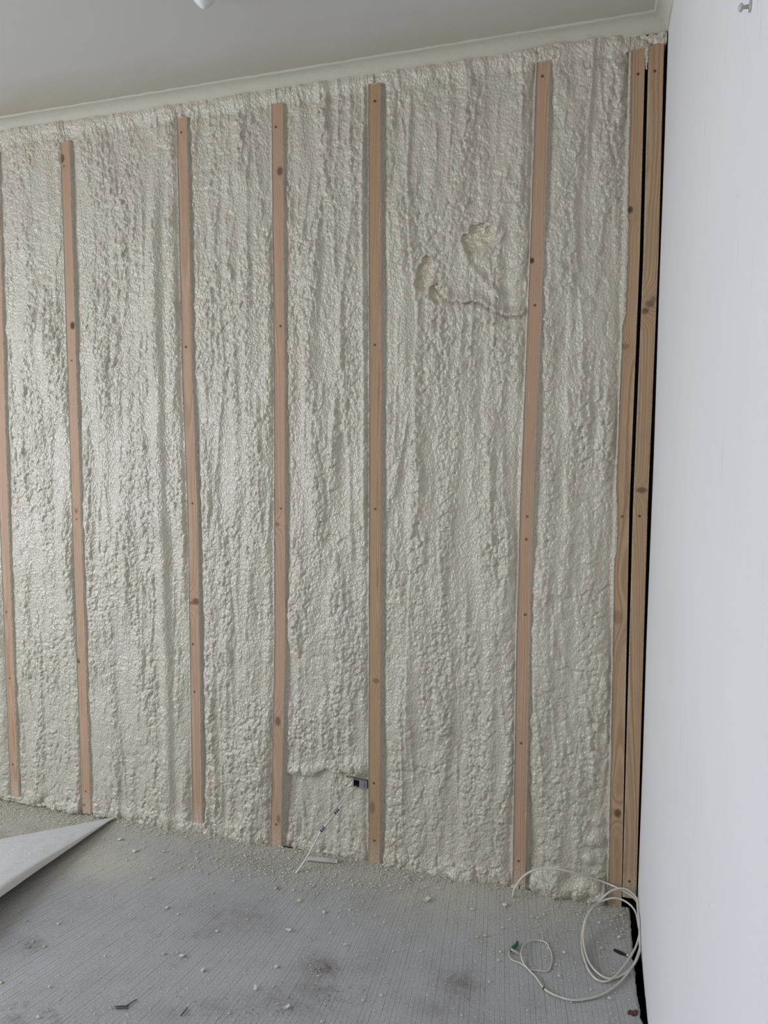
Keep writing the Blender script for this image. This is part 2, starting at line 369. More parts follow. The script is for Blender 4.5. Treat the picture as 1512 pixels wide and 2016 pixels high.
def build_stud(k):
    S = STUDS[k]; sp = SP[k]; rng = np.random.RandomState(40+k)
    fx = np.linspace(-HW+.001, HW-.001, 11)
    prof = [(HW, .048), (HW, .0012)] + [(u, 0.0) for u in fx[::-1]] + [(-HW, .0012), (-HW, .048)]
    nzr = 760; zz = np.linspace(S['zb'], S['zt'], nzr); cx = stud_x(k, zz); npf = len(prof)
    V = np.zeros((nzr, npf, 3))
    for i, (u, y) in enumerate(prof):
        V[:, i, 0] = cx+u; V[:, i, 1] = y + .0004*perlin(zz*30, zz*0+u*60, 31+k); V[:, i, 2] = zz
    idx = np.arange(nzr-1)[:, None]*npf+np.arange(npf)[None, :]; nxt = np.arange(nzr-1)[:, None]*npf+(np.arange(npf)[None, :]+1) % npf
    Q = np.stack([idx, idx+npf, nxt+npf, nxt], -1).reshape(-1, 4)
    me = bpy.data.meshes.new('stud')
    faces = [tuple(r) for r in Q] + [tuple(range(npf)), tuple(range(nzr*npf-1, (nzr-1)*npf-1, -1))]
    me.from_pydata([tuple(v) for v in V.reshape(-1, 3)], [], faces); me.update()
    me.polygons.foreach_set('use_smooth', [False]*len(me.polygons))
    U = V[..., 0]-cx[:, None]; ZZ = V[..., 2]; YY = V[..., 1]
    px = rng.uniform(-.03, .03); d0 = rng.uniform(.012, .05)
    ox = px + .012*np.sin(ZZ*rng.uniform(1.2, 2.4)+rng.uniform(0, 6)) + .005*perlin(ZZ*3, ZZ*0, 60+k)
    od = d0 + .012*np.sin(ZZ*rng.uniform(.7, 1.7)+rng.uniform(0, 6)) + .006*perlin(ZZ*2.2, ZZ*0+7, 70+k)
    ring = np.sqrt((U-ox)**2+(YY+od)**2)
    knot = np.zeros(U.shape)
    for (kx, ky, rx, rz, a) in sp['knots']:
        P = onwall(kx, ky); sx = rx*.00165; sz = rz*.00165
        e = ((V[..., 0]-P[0])/sx)**2+((ZZ-P[2])/sz)**2
        ring = ring + .010*np.exp(-(((V[..., 0]-P[0])/(sx*2.2))**2+((ZZ-P[2])/(sz*3.2))**2)/1.2)
        knot = np.maximum(knot, a*sstep(1.5, .35, e)*(YY < .004))
    attr(me, 'ring', ring); attr(me, 'knot', knot)
    attr(me, 'dust', np.clip(.55*sstep(.10, 0, ZZ-S['zb'])+.25*(np.abs(U) > HW-.0025)+.9*(YY > .001), 0, 1))
    o = link('timber_batten', me, M[sp['mat']], label=LAB[k], cat='batten', group='vertical timber battens on the foam wall')
    for (sx, sy) in sp['screws']:
        P = onwall(sx, sy)
        m = MB(); m.lathe([(.0036, .0000), (.0038, .0006), (.0026, .0007), (.0010, -.0006)], (0, 0, 0), (0, -1, 0), 10)
        m.box((-.0014, -.0009, -.0003), (.0014, -.0003, .0003)); m.box((-.0003, -.0009, -.0014), (.0003, -.0003, .0014))
        so = link('screw', m.mesh('screw'), M['screw'], o); so.location = (P[0], .0003, P[2])
    return o
for k in range(8): build_stud(k)

# ------------------------------------------------------------------ sprayed foam between the battens
def foam_field(x, z):
    """outward height of the foam skin (metres, + towards the room) and 'cut' mask"""
    wx = x + .007*perlin(x*30, z*22, 1) + .004*perlin(x*75, z*60, 2); wz = z + .009*perlin(x*30+9, z*22, 3) + .004*perlin(x*70, z*70, 4)
    big = .0075*perlin(x*5.2, z*1.9, 10) + .0045*perlin(x*11, z*5, 11)
    def dome(f, r): return np.sqrt(np.clip(1-(f/r)**2, 0, 1))
    rx0 = x + .012*perlin(x*5, z*3, 33)
    m1 = sstep(-.25, .45, perlin(x*17, z*2.2, 12) + .35*perlin(x*7, z*5, 13))      # vertical runs of coarse lumps
    m2 = sstep(-.45, .5, perlin(rx0*24+3, z*2.1, 14)+.55*perlin(x*6, z*4, 32))
    fA, ra = worley(wx/.025, wz/.034, 100); A = dome(fA, .80)*(.45+.55*ra)
    fB, rb = worley(wx/.0125+5, wz/.0155, 130); B = dome(fB, .78)*(.4+.6*rb)
    fC, rc = worley(x/.0080+3, z/.0095+.2*perlin(x*40, z*40, 15), 160); C = dome(fC, .80)*(.5+.5*rc)
    low = sstep(.16, .02, z); high = sstep(2.22, 2.33, z)
    fD, rd = worley(wx/.0135+11, wz/.046, 190); D = dome(fD, .74)*(.2+.8*rd)
    m3 = sstep(-.1, .4, perlin(x*13+5, z*2.6+2, 31))
    h = big + .0060*A*np.clip(m1*.75+.7*low+.5*high, 0, 1.3) + .0054*B*(.14+1.0*m2) + .0056*D*m3 + .0031*C*(.35+.8*m2)
    rx = x + .010*perlin(x*6, z*4, 16) + .003*perlin(x*40, z*30, 17)
    r = 1-np.abs(perlin(rx*21, z*2.0, 18)); ridge = np.clip((r-.62)/.38, 0, 1)**2
    h = h + .0048*ridge*sstep(-.2, .4, perlin(x*8, z*3.3, 19))*(.35+.9*B)
    # horizontal folds where a pass of the gun ended
    fold = np.clip(1-np.abs(perlin(x*5+40, z*15+.6*perlin(x*25, z*25, 44), 20))*4, 0, 1)
    h = h - .0040*fold*sstep(.15, .5, perlin(x*4, z*4, 24))*(.4+.6*A)
    cut = np.zeros(x.shape)
    def P(px, py): q = onwall(px, py); return q[0], q[2]
    # smooth broad ridge in the second bay, running nearly the full height
    zz = np.array([P(307, 300)[1], P(308, 500)[1], P(312, 700)[1], P(318, 1000)[1], P(328, 1300)[1], P(334, 1560)[1]])[::-1]
    xx = np.array([P(307, 300)[0], P(308, 500)[0], P(312, 700)[0], P(318, 1000)[0], P(328, 1300)[0], P(334, 1560)[0]])[::-1]
    d = x-np.interp(z, zz, xx); on = sstep(P(0, 320)[1], P(0, 480)[1], z)*.9+.1
    h = h*(1-.78*on*np.exp(-((d-.008)/.018)**2)) + on*(.0140*np.exp(-(np.where(d < 0, d/.026, d/.018))**2))
    sm = np.zeros(x.shape)
    # thin runs in the wide bay
    for (pts, wl, wr, a) in (([(806, 190), (800, 330), (806, 470), (822, 630)], .004, .010, .006), ([(822, 632), (813, 720), (816, 850), (822, 960)], .0025, .016, .008),
                             ([(812, 1000), (808, 1080), (800, 1300), (798, 1480)], .003, .012, .005), ([(716, 170), (712, 420), (715, 700), (716, 1000)], .006, .006, .006),
                             ([(566, 1180), (560, 1350), (556, 1460)], .006, .010, .005), ([(1130, 380), (1120, 700), (1115, 1000)], .008, .015, .004),
                             ([(690, 420), (672, 560), (668, 700), (685, 900), (690, 1100)], .007, .010, .006), ([(640, 180), (640, 420)], .006, .008, .004)):
        q = np.array([P(*t) for t in pts])[::-1]; dd = x-np.interp(z, q[:, 1], q[:, 0])+.0025*perlin(z*40, z*0, 25)
        inn = sstep(q[0, 1]-.05, q[0, 1]+.03, z)*sstep(q[-1, 1]+.05, q[-1, 1]-.03, z)
        h = h + inn*a*np.exp(-(np.where(dd < 0, dd/wl, dd/wr))**2)*(.75+.5*B)
    # scuffed, shaved patches and the crease between them (wide bay)
    def patch(px, py, rx_, rz_, ang, depth, s):
        cx, cz = P(px, py); ca, sa = math.cos(ang), math.sin(ang)
        u = ((x-cx)*ca+(z-cz)*sa)/rx_; v = (-(x-cx)*sa+(z-cz)*ca)/rz_
        e = np.sqrt(u*u+v*v)+.28*perlin(x*45, z*45, s)
        k = sstep(1.08, np.where(u-.6*v > -.1, .35, .90), e); rip = perlin(x*45+z*60, z*150-x*55, s+1)+.6*perlin(x*120, z*260, s+2)
        return k, -depth*k+.0036*rip*k+.003*sstep(1.35, 1.08, e)*(1-k)
    for a in ((947, 467, .052, .040, .35, .008, 200), (836, 540, .026, .058, -.30, .006, 210), (862, 575, .026, .030, .5, .007, 214)):
        k, dh = patch(*a); sm = np.maximum(sm, .55*k); h = h*(1-.6*k)+dh; cut = np.maximum(cut, k*.42)
    q = np.array([P(*t) for t in ((845, 560), (880, 590), (905, 594), (940, 592), (975, 612), (1000, 622), (1040, 618))])
    zl = np.interp(x, q[:, 0], q[:, 1])+.005*perlin(x*70, x*0, 26); inn = sstep(q[0, 0]-.01, q[0, 0]+.02, x)*sstep(q[-1, 0]+.01, q[-1, 0]-.01, x)
    h = h + inn*(.010*np.exp(-((z-zl-.012)/.012)**2)*(.5+.8*A) - .009*np.exp(-((z-zl+.002)/.0045)**2))
    q = np.array([P(*t) for t in ((905, 480), (925, 520), (960, 555), (1000, 590))]); zl = np.interp(x, q[:, 0], q[:, 1])
    inn = sstep(q[0, 0], q[0, 0]+.02, x)*sstep(q[-1, 0], q[-1, 0]-.02, x); h = h+inn*.006*np.exp(-((z-zl)/.012)**2)*(.4+B)
    # bay with the socket box: step where the upper pass ends, bulge over the box, pocket for the box
    xa, zs_ = P(556, 1530); xb, _ = P(742, 1530)
    inb = sstep(xa-.01, xa+.005, x)*sstep(xb+.01, xb-.005, x)
    led = P(600, 1532)[1] + .006*perlin(x*40, x*0, 27) - .010*sstep(P(600, 0)[0], P(625, 0)[0], x)*0 + .030*sstep(P(608, 1500)[0], P(640, 1500)[0], x)
    below = inb*sstep(led+.003, led-.003, z)
    h = h - .013*below*(1-.6*sstep(P(690, 1500)[0], P(715, 1500)[0], x)) + inb*.007*np.exp(-((z-led-.018)/.016)**2)*(.5+.7*A)*sstep(P(640, 0)[0]+.02, P(600, 0)[0], x)
    bx, bz = P(702, 1512); h = h + .020*np.exp(-(((x-bx)/.040)**2+((z-bz)/.026)**2)**1.5)*(.75+.4*B)
    x0, z1 = P(680, 1534); x1, z0 = P(727, 1553)
    keep = np.exp(-(((x-bx)/.055)**2+((z-bz)/.040)**2)**1.5); pocket = sstep(x0-.004, x0+.001, x)*sstep(x1+.02, x1-.001, x)*sstep(z0-.004, z0+.0, z)*sstep(z1-.001, z1-.005, z)
    # big soft lobes at the foot of the right-hand bay and general foot bulge
    for (px, py, r_, a) in ((1090, 1745, .035, .020), (1125, 1755, .030, .018), (1160, 1740, .030, .016), (1172, 1652, .020, .016), (1176, 1620, .016, .009), (1160, 1690, .016, .012), (1060, 1735, .025, .014), (1185, 1760, .020, .014), (1105, 1715, .02, .010)):
        cx, cz = P(px, py); keep = np.maximum(keep, .8*np.exp(-(((x-cx)/r_)**2+((z-cz)/r_)**2))); h = h + a*np.exp(-(((x-cx)/r_)**2+((z-cz)/r_)**2)**1.4)
    h = h + .011*sstep(.075, .0, z)*(.45+.75*perlin(x*14, z*9, 29)+.5*A)
    h = np.where(z > 2.29, h*(1-.35*sstep(2.30, 2.35, z))+.012*sstep(2.31, 2.348, z), h)
    h = h*(1-.35*sm)
    return h, pocket, cut, keep

ZTOP = 2.351
LAP = {6: [(95, 250, .003), (230, 420, .004), (420, 640, .009), (980, 1100, .008)]}
def lip_left(k, z):                                             # how far foam laps over the batten's left edge
    v = .0010+.0014*np.clip(perlin(z*60, z*0, 80+k), 0, 1)+.0016*np.clip(perlin(z*8, z*0, 90+k), 0, 1)
    for (y0, y1, a) in LAP.get(k, []):
        za, zb = onwall(1225, y1)[2], onwall(1225, y0)[2]
        v = v + a*sstep(za-.006, za+.02, z)*sstep(zb+.03, zb-.03, z)*(.75+.35*perlin(z*45, z*0, 95)+.3*perlin(z*150, z*0, 96))
    return v
def lip_right(k, z):
    return .0004+.0010*np.clip(perlin(z*70, z*0, 120+k), 0, 1)+(.0020 if k == 5 else .0012)*np.clip(perlin(z*7, z*0, 130+k)+.05, 0, 1)*(1+.8*perlin(z*90, z*0, 140+k))
FLATL = {0: .02, 1: .014, 2: .014, 3: .016, 4: .014, 5: .024, 6: .015}; FLATR = {0: .014, 1: .010, 2: .026, 3: .012, 4: .012, 5: .012, 6: .014}
RECL = {0: .006, 1: .008, 2: .008, 3: .010, 4: .009, 5: .012, 6: .007}      # how far the foam lies behind the batten faces
RECR = {0: .006, 1: .006, 2: .010, 3: .007, 4: .008, 5: .008, 6: .014}
BLAB = ['narrow strip of cream sprayed foam at the far left edge of the photo', 'glossy cream sprayed foam bay above the exposed dusty floor, second from left',
        'cream sprayed foam bay with a smooth vertical ridge above the carpet fold', 'cream sprayed foam bay left of the bowed batten, evenly pebbled',
        'cream sprayed foam bay holding the metal socket box', 'widest cream sprayed foam bay with two scuffed shaved patches',
        'cream sprayed foam bay at right with swollen lobes at its foot']
def build_bay(k):                                               # between batten k-1 and batten k
    nzr = 930; zr = np.concatenate([np.linspace(-.002, .0, 2)[:1], np.linspace(.0, ZTOP, nzr-1)])
    xl = stud_x(k-1, zr) if k > 0 else np.full(nzr, -3.58); xr = stud_x(k, zr)
    width = float((xr-xl).mean())
    e = [0, .0022, .0044, .0066, HW-.010, HW-.008, HW-.006, HW-.005, HW-.004, HW-.003, HW-.002, HW-.001, HW, HW+.0008, HW+.0016, HW+.0024, HW+.0034, HW+.0046, HW+.006, HW+.0078]
    lo = np.array(e); mid = np.linspace(HW+.010, width-HW-.010, int((width-2*HW-.02)/(.0024 if k else .006))); U = np.concatenate([lo, mid, width-lo[::-1]])/width
    X = xl[:, None]+(xr-xl)[:, None]*U[None, :]; Zg = np.repeat(zr[:, None], len(U), 1)
    jag = .004+.006*perlin(X*40, X*0, 150)+.004*perlin(X*130, X*0, 151)
    Zg = Zg + sstep(ZTOP-.05, ZTOP, Zg)*(np.minimum(jag-.004, 0)*np.where(X > -.16, 1.2, .35)+.004)
    h, pocket, cut, keep = foam_field(X, Zg)
    dl = X-xl[:, None]-HW; dr = xr[:, None]-HW-X
    inl = ((Zg > STUDS[k-1]['zb']) & (Zg < STUDS[k-1]['zt']+.001)) if k > 0 else np.zeros(X.shape, bool)
    inr = (Zg > STUDS[k]['zb']) & (Zg < STUDS[k]['zt']+.001)
    dl_ = np.where(inl, dl, 9.0); dr_ = np.where(inr, dr, 9.0)
    rec = -(RECL[k]+(RECR[k]-RECL[k])*np.clip(dl/(dl+dr+1e-6), 0, 1)) - (.008*sstep(.75, .1, Zg)*sstep(.06, .0, dl) if k == 6 else 0)
    wave = .0035*perlin(X*0+Zg*9, X*0+k, 160)
    # skin clinging to the batten side, then the hollow beside it, then the field
    near = np.minimum(dl_, dr_); fw = np.where(dl_ < dr_, FLATL[k], FLATR[k]); flat = sstep(fw, .004, near+.006*perlin(Zg*25, X*8, 161))*(1-keep)
    out = rec + h*(1-.75*flat) - (.0028*np.exp(-((near-.010)/.008)**2)) + wave*.5
    skl = sstep(.0030, .0014, dl_+.0008*perlin(Zg*50, Zg*0, 162+k)); skr = sstep(.0032, .0016, dr_+.0008*perlin(Zg*50, Zg*0, 172+k))
    edge = -.0012-.003*np.clip(perlin(Zg*6, Zg*0+k*3, 181), 0, 1)
    out = out*(1-skl)+edge*skl; out = out*(1-skr)+edge*skr
    # top band above the battens: flush
    top = (np.minimum(dl, dr) < 0) & (near > 5); out = np.where(top, rec+h*.9, out)
    out = out*(1-pocket)-.050*pocket
    # over/under the batten faces
    ll = lip_right(k-1, zr)[:, None]; lr = lip_left(k, zr)[:, None]
    def lap(out, d, lipw, inn):
        ov = inn & (d < 0)
        tt = np.clip(-d/np.maximum(lipw, 1e-4), 0, 3)
        o2 = np.where(tt < 1, .0016+.0008*(1-tt), np.where(tt < 1.0, 0, -.02*np.clip((tt-1)*4, 0, 1)))
        o2 = np.where((tt >= 1) & (-d < lipw+.0012), -.0015, o2)
        return np.where(ov, o2, out)
    out = lap(out, dl, ll, inl); out = lap(out, dr, lr, inr)
    # blend lip up next to the edge so the skin folds over the corner
    Zs = Zg - .75*np.clip(h, -.004, .010)*sstep(.008, .016, near)*(1-pocket)*(1-.8*keep)*sstep(.03, .06, Zg)*sstep(ZTOP, ZTOP-.06, Zg)
    n0 = X.size; V = np.stack([X, -out, Zs], -1).reshape(-1, 3); Vb = V.copy(); Vb[:, 1] = .0735
    nr, nc = X.shape; q = grid_quads(nr, nc)
    per = np.concatenate([np.arange(nc), np.arange(1, nr)*nc+nc-1, (nr-1)*nc+np.arange(nc-2, -1, -1), np.arange(nr-2, 0, -1)*nc])
    B = V[per].copy(); B[:, 1] = .0735; m = len(per); ar = np.arange(m); nx = np.roll(ar, -1)
    sk = np.stack([n0+m+ar, n0+ar, n0+nx, n0+m+nx], -1)
    VV = np.concatenate([V, B, V[per]]); me = np_mesh('spray_foam', VV, np.concatenate([q, sk]))
    attr(me, 'cut', np.concatenate([cut.ravel(), np.zeros(2*m)]))
    return link('spray_foam', me, M['foam'], label=BLAB[k], cat='insulation', group='sprayed foam bays between the battens')
for k in range(7): build_bay(k)
# foam cap above the two right-hand battens and a blob run in the slot between them
def build_corner_foam():
    x0 = float(stud_x(6, 2.32)); X, Zg = np.meshgrid(np.linspace(x0, -.003, 60), np.linspace(2.300, ZTOP-.002, 40))
    h, _, _, _ = foam_field(X, Zg); zt = np.interp(X, [x0, float(stud_x(6, 2.3))+HW, float(stud_x(7, 2.3))-HW, 0], [STUDS[6]['zt'], STUDS[6]['zt'], STUDS[7]['zt'], STUDS[7]['zt']])
    ze = zt+.002+.002*perlin(X*60, X*0, 190); Zq = ze+(Zg-2.300)/(ZTOP-.002-2.300)*(ZTOP-.004-.008*np.clip(perlin(X*90, X*0, 191), 0, 1)-ze)
    fw, rr = worley(X/.016, Zq/.012, 300); out = -.004+.007*np.sqrt(np.clip(1-(fw/.8)**2, 0, 1))+.4*h
    V = np.stack([X, -out, Zq], -1).reshape(-1, 3); nr, nc = X.shape; n0 = len(V)
    per = np.concatenate([np.arange(nc), np.arange(1, nr)*nc+nc-1, (nr-1)*nc+np.arange(nc-2, -1, -1), np.arange(nr-2, 0, -1)*nc])
    B = V[per].copy(); B[:, 1] = .07; ar = np.arange(len(per)); nx = np.roll(ar, -1)
    me = np_mesh('corner_foam', np.concatenate([V, B]), np.concatenate([grid_quads(nr, nc), np.stack([per, n0+ar, n0+nx, per[nx]], -1)]))
    attr(me, 'cut', np.zeros(n0+len(per)))
    o = link('corner_foam', me, M['foam'], label='small lumpy cap of foam above the two right-hand battens in the ceiling corner', cat='insulation')
    m = MB(); sx = float(stud_x(6, 2.28))+HW; ex = float(stud_x(7, 2.28))-HW
    P = [((sx+ex)/2+.0006*math.sin(i*1.7), .002+.0008*math.sin(i*2.3), 2.325-.0075*i) for i in range(9)]
    m.tube(spline(P, 4), [.0052*(1-.75*(i/32)**2)+.0006*math.sin(i*1.3) for i in range(33)], 10)
    me2 = m.mesh('drip', True); attr(me2, 'cut', np.zeros(len(me2.vertices))); link('drip', me2, M['foam'], o)
build_corner_foam()

# ------------------------------------------------------------------ carpet
A_ = onfloor(236, 1606); A_[1] = min(A_[1], -.004); B_ = onfloor(0, 1662)
fd = (B_-A_); fd /= np.linalg.norm(fd[:2])                     # along the fold, to the left
fn = np.array([-fd[1], fd[0], 0.0]); 
if fn[1] > 0: fn = -fn                                          # towards the room
def yback(x): return np.where(x > A_[0], .004, np.minimum(.004, A_[1]+(x-A_[0])*fd[1]/fd[0]))
def xright(y):
    b = np.interp(y, [-2, -.42, -.335, -.133, 0], [.000, -.010, -.019, -.021, -.021])
    r = .0022*perlin(y*60, y*0, 330)+.0014*perlin(y*210, y*0, 331)
    t1 = onfloor(1216, 1878); r = r - .022*np.exp(-((y-t1[1])/.006)**2) - .006*np.exp(-((y+.40)/.01)**2)
    return b+r
RY0 = -.6
def rib_phase(x, y):
    x0 = x.copy()
    for _ in range(12):
        a = np.interp(x0, [-2.6, -1.7, -1.3, -.85, -.45, -.25, 0], [.45, .36, .25, .04, -.11, -.13, -.13]); x0 = x-a*(y-RY0)
    return x0/.0118
def stain_field(x, y):
    s = np.zeros(x.shape)
    for (px, py, rx, ry, a) in ((635, 1905, .045, .04, .75), (612, 1950, .06, .035, .30), (560, 1975, .10, .03, .28), (905, 1938, .055, .045, .6), (62, 1862, .05, .03, .35), (470, 1810, .10, .07, .28),
                                (425, 1840, .09, .04, .15), (850, 1985, .05, .03, .30), (30, 2010, .03, .02, .45), (740, 1890, .05, .05, .15), (1180, 1900, .06, .06, .18), (500, 1700, .12, .03, .15), (330, 1990, .06, .03, .18), (420, 1985, .05, .02, .28)):
        c = onfloor(px, py); e = ((x-c[0])/rx)**2+((y-c[1])/ry)**2; s = np.maximum(s, 1.5*a*np.exp(-e*1.1))
    c = onfloor(5, 2052); d = np.hypot(x-c[0], (y-c[1])); rr = np.hypot(onfloor(30, 1977)[0]-c[0], onfloor(30, 1977)[1]-c[1])
    for r0, a in ((rr, .62), (rr*.90, .5)): s = np.maximum(s, a*np.exp(-((d-r0)/.0032)**2))
    return s*(.75+.5*perlin(x*40, y*40, 340))
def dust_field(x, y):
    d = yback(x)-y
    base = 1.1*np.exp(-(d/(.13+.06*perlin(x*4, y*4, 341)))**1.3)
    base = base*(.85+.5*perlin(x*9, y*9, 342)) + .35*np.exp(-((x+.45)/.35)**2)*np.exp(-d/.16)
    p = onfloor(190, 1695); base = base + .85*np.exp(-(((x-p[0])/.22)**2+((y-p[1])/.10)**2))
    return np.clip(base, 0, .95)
nx_, ny_ = 460, 330
u = np.linspace(0, 1, nx_)**.72; t = 1-(1-np.linspace(0, 1, ny_))**1.6
XL0 = -3.2; X0 = XL0+u*(-.02-XL0); X0 = np.repeat(X0[None, :], ny_, 0); Yg = -3.6+t[:, None]*(yback(X0)+3.6)
wgt = np.repeat((u**10)[None, :], ny_, 0); wgt2 = sstep(.93, 1.0, np.repeat(u[None, :], ny_, 0))
Xg = X0+wgt*(np.interp(Yg, [-2, -.42, -.335, -.133, 0], [.000, -.010, -.019, -.021, -.021])+.02)
Xg[:, -1] = xright(Yg[:, -1])
Zc = .0012*perlin(Xg*5, Yg*5, 350)+.0006*perlin(Xg*16, Yg*16, 351)
pA = onfloor(230, 1690); Zc = Zc - .0
V = np.stack([Xg, Yg, Zc], -1).reshape(-1, 3); n0 = len(V)
per = np.concatenate([np.arange(nx_), np.arange(1, ny_)*nx_+nx_-1, (ny_-1)*nx_+np.arange(nx_-2, -1, -1), np.arange(ny_-2, 0, -1)*nx_])
B = V[per].copy(); B[:, 2] = -.0095; ar = np.arange(len(per)); nx2 = np.roll(ar, -1)
me = np_mesh('carpet', np.concatenate([V, B]), np.concatenate([grid_quads(ny_, nx_), np.stack([per, n0+ar, n0+nx2, per[nx2]], -1)]))
PX, PY = np.concatenate([V, B])[:, 0], np.concatenate([V, B])[:, 1]
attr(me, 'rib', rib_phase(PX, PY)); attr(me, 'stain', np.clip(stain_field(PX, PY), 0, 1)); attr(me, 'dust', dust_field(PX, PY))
carpet = link('carpet', me, M['carpet'], label='grey ribbed carpet strewn with foam crumbs, turned back at its left corner', cat='carpet')
# folded-back corner: rolls up at the fold, lies over the carpet, free edge hangs clear
def build_flap():
    ns, nt = 150, 40; L = .95
    E1 = onfloor(0, 1760, .062); E0 = A_
    V = []
    for i in range(ns):
        s = (i/(ns-1))**1.15*L; base = A_+fd*s; base[2] = 0
        # width of the flap perpendicular to the fold, from the photographed free edge
        s1 = (E1-A_)@fd; w1 = (E1-A_)@fn; wd = .004+w1*(s/s1)**1.04 + .004*math.sin(s*17)*min(1, s*6)
        hgt = .006+.060*min(1.3, s/s1)**.85; r = min(.020, .004+.03*s)
        for j in range(nt):
            tt = j/(nt-1)
            if tt < .22:                                         # the roll at the fold line
                a = math.pi*tt/.22*.55; o = -r*math.sin(a)*.25+ r*(1-math.cos(a))*.25; z = .003+r*(1-math.cos(a))*.9
                o0, z0 = o, z
            else:
                q = (tt-.22)/.78; o = o0+(wd-o0)*q; z = z0+(hgt-z0)*(.55*q+.45*math.sin(q*math.pi/2))+ .006*math.sin(q*math.pi)*min(1, s*3)
                if q > .90: a = (q-.90)/.10; z -= .016*a**2*min(1, s*4); o -= .007*a**3*min(1, s*4)
            p = base+fn*o; V.append((p[0], p[1], z+.0012*float(perlin(np.array(s*18.), np.array(tt*5.), 360))))
    V = np.array(V); n0 = len(V)
    # underside, offset by the carpet thickness
    G = V.reshape(ns, nt, 3); ds = np.gradient(G, axis=0); dt = np.gradient(G, axis=1); N = np.cross(ds, dt); N /= np.linalg.norm(N, axis=-1, keepdims=True)+1e-9
    if N[ns//2, nt//2, 2] < 0: N = -N
    th = np.minimum(.008, .002+.03*np.linspace(0, L, ns))[:, None, None]; U = (G-N*th).reshape(-1, 3)
    U[:, 2] = np.maximum(U[:, 2], .0015)
    q = grid_quads(ns, nt); per = np.concatenate([np.arange(nt), np.arange(1, ns)*nt+nt-1, (ns-1)*nt+np.arange(nt-2, -1, -1), np.arange(ns-2, 0, -1)*nt])
    nx = np.roll(per, -1)
    # rounded nose: extra ring between top and underside along the free edge
    me = np_mesh('folded_flap', np.concatenate([V, U]), np.concatenate([q, q[:, ::-1]+n0, np.stack([nx, per, per+n0, nx+n0], -1)[:, ::-1]]))
    me.materials.append(M['backing']); o = link('folded_flap', me, None, carpet, label='pale underside of the carpet corner folded back over itself')
    b = o.modifiers.new('soft', 'BEVEL'); b.width = .0025; b.segments = 2; b.limit_method = 'ANGLE'; b.angle_limit = math.radians(60)
    return V.reshape(ns, nt, 3)
FLAP = build_flap()

# torn bits at the carpet's right edge
def ragged(name, px, py, z, lx, ly, mat, label, cat, ang, seed):
    rng = random.Random(seed); P = onfloor(px, py, z); n = 14; top = []; 
    for i in range(n):
        a = 2*math.pi*i/n; r = 1+rng.uniform(-.3, .3); x = math.cos(a)*lx*r; y = math.sin(a)*ly*r
        top.append((P[0]+x*math.cos(ang)-y*math.sin(ang), P[1]+x*math.sin(ang)+y*math.cos(ang), z+rng.uniform(-.001, .002)))
    m = MB(); m.add(top+[(x, y, q-.004) for x, y, q in top], [tuple(range(n))]+[(i, (i+1) % n, n+(i+1) % n, n+i)[::-1] for i in range(n)]+[tuple(range(2*n-1, n-1, -1))])
    return link(name, m.mesh(name), mat, label=label, cat=cat)
ragged('carpet_tear', 1222, 1875, .0025, .017, .005, M['tear'], 'black torn strip at the carpet edge inside the cable coil', 'carpet scrap', -.35, 3)
ragged('rusty_scrap', 1246, 1993, .004, .012, .006, M['rust'], 'rusty brown scrap at the carpet edge beside the white wall', 'scrap', .4, 5)

# ------------------------------------------------------------------ crumbs, flakes, twigs
def blob_mesh(name, seed, flat=.5, el=1.0):
    rng = random.Random(seed); import bmesh
    bm = bmesh.new(); bmesh.ops.create_icosphere(bm, subdivisions=1, radius=1.0)
    for v in bm.verts:
        k = 1+rng.uniform(-.35, .30); v.co = Vector((v.co.x*k*el, v.co.y*k, v.co.z*k*flat))
    me = bpy.data.meshes.new(name); bm.to_mesh(me); bm.free(); return me
def shard_mesh(name, seed):                                      # thin irregular sliver, slightly dished
    rng = random.Random(seed); n = 9; top = []
    for i in range(n):
        a = 2*math.pi*i/n; r = 1+rng.uniform(-.35, .25); x, y = math.cos(a)*r*1.5, math.sin(a)*r*.75; top.append((x, y, .28+.16*x*x))
    m = MB(); m.add([(0, 0, .26)]+top+[(x*.9, y*.9, z-.26) for x, y, z in top]+[(0, 0, 0.0)],
        [(0, 1+i, 1+(i+1) % n) for i in range(n)]+[(1+(i+1) % n, 1+i, 1+n+i, 1+n+(i+1) % n) for i in range(n)]+[(1+2*n, 1+n+(i+1) % n, 1+n+i) for i in range(n)])
    return m.mesh(name)
fl_meshes = [blob_mesh('foam_flake', 1, .55), blob_mesh('foam_flake', 2, .45, 1.5), shard_mesh('foam_flake', 3), blob_mesh('foam_flake', 4, .6, 1.2), shard_mesh('foam_flake', 5)]
for mm in fl_meshes: mm.materials.append(M['flake'])
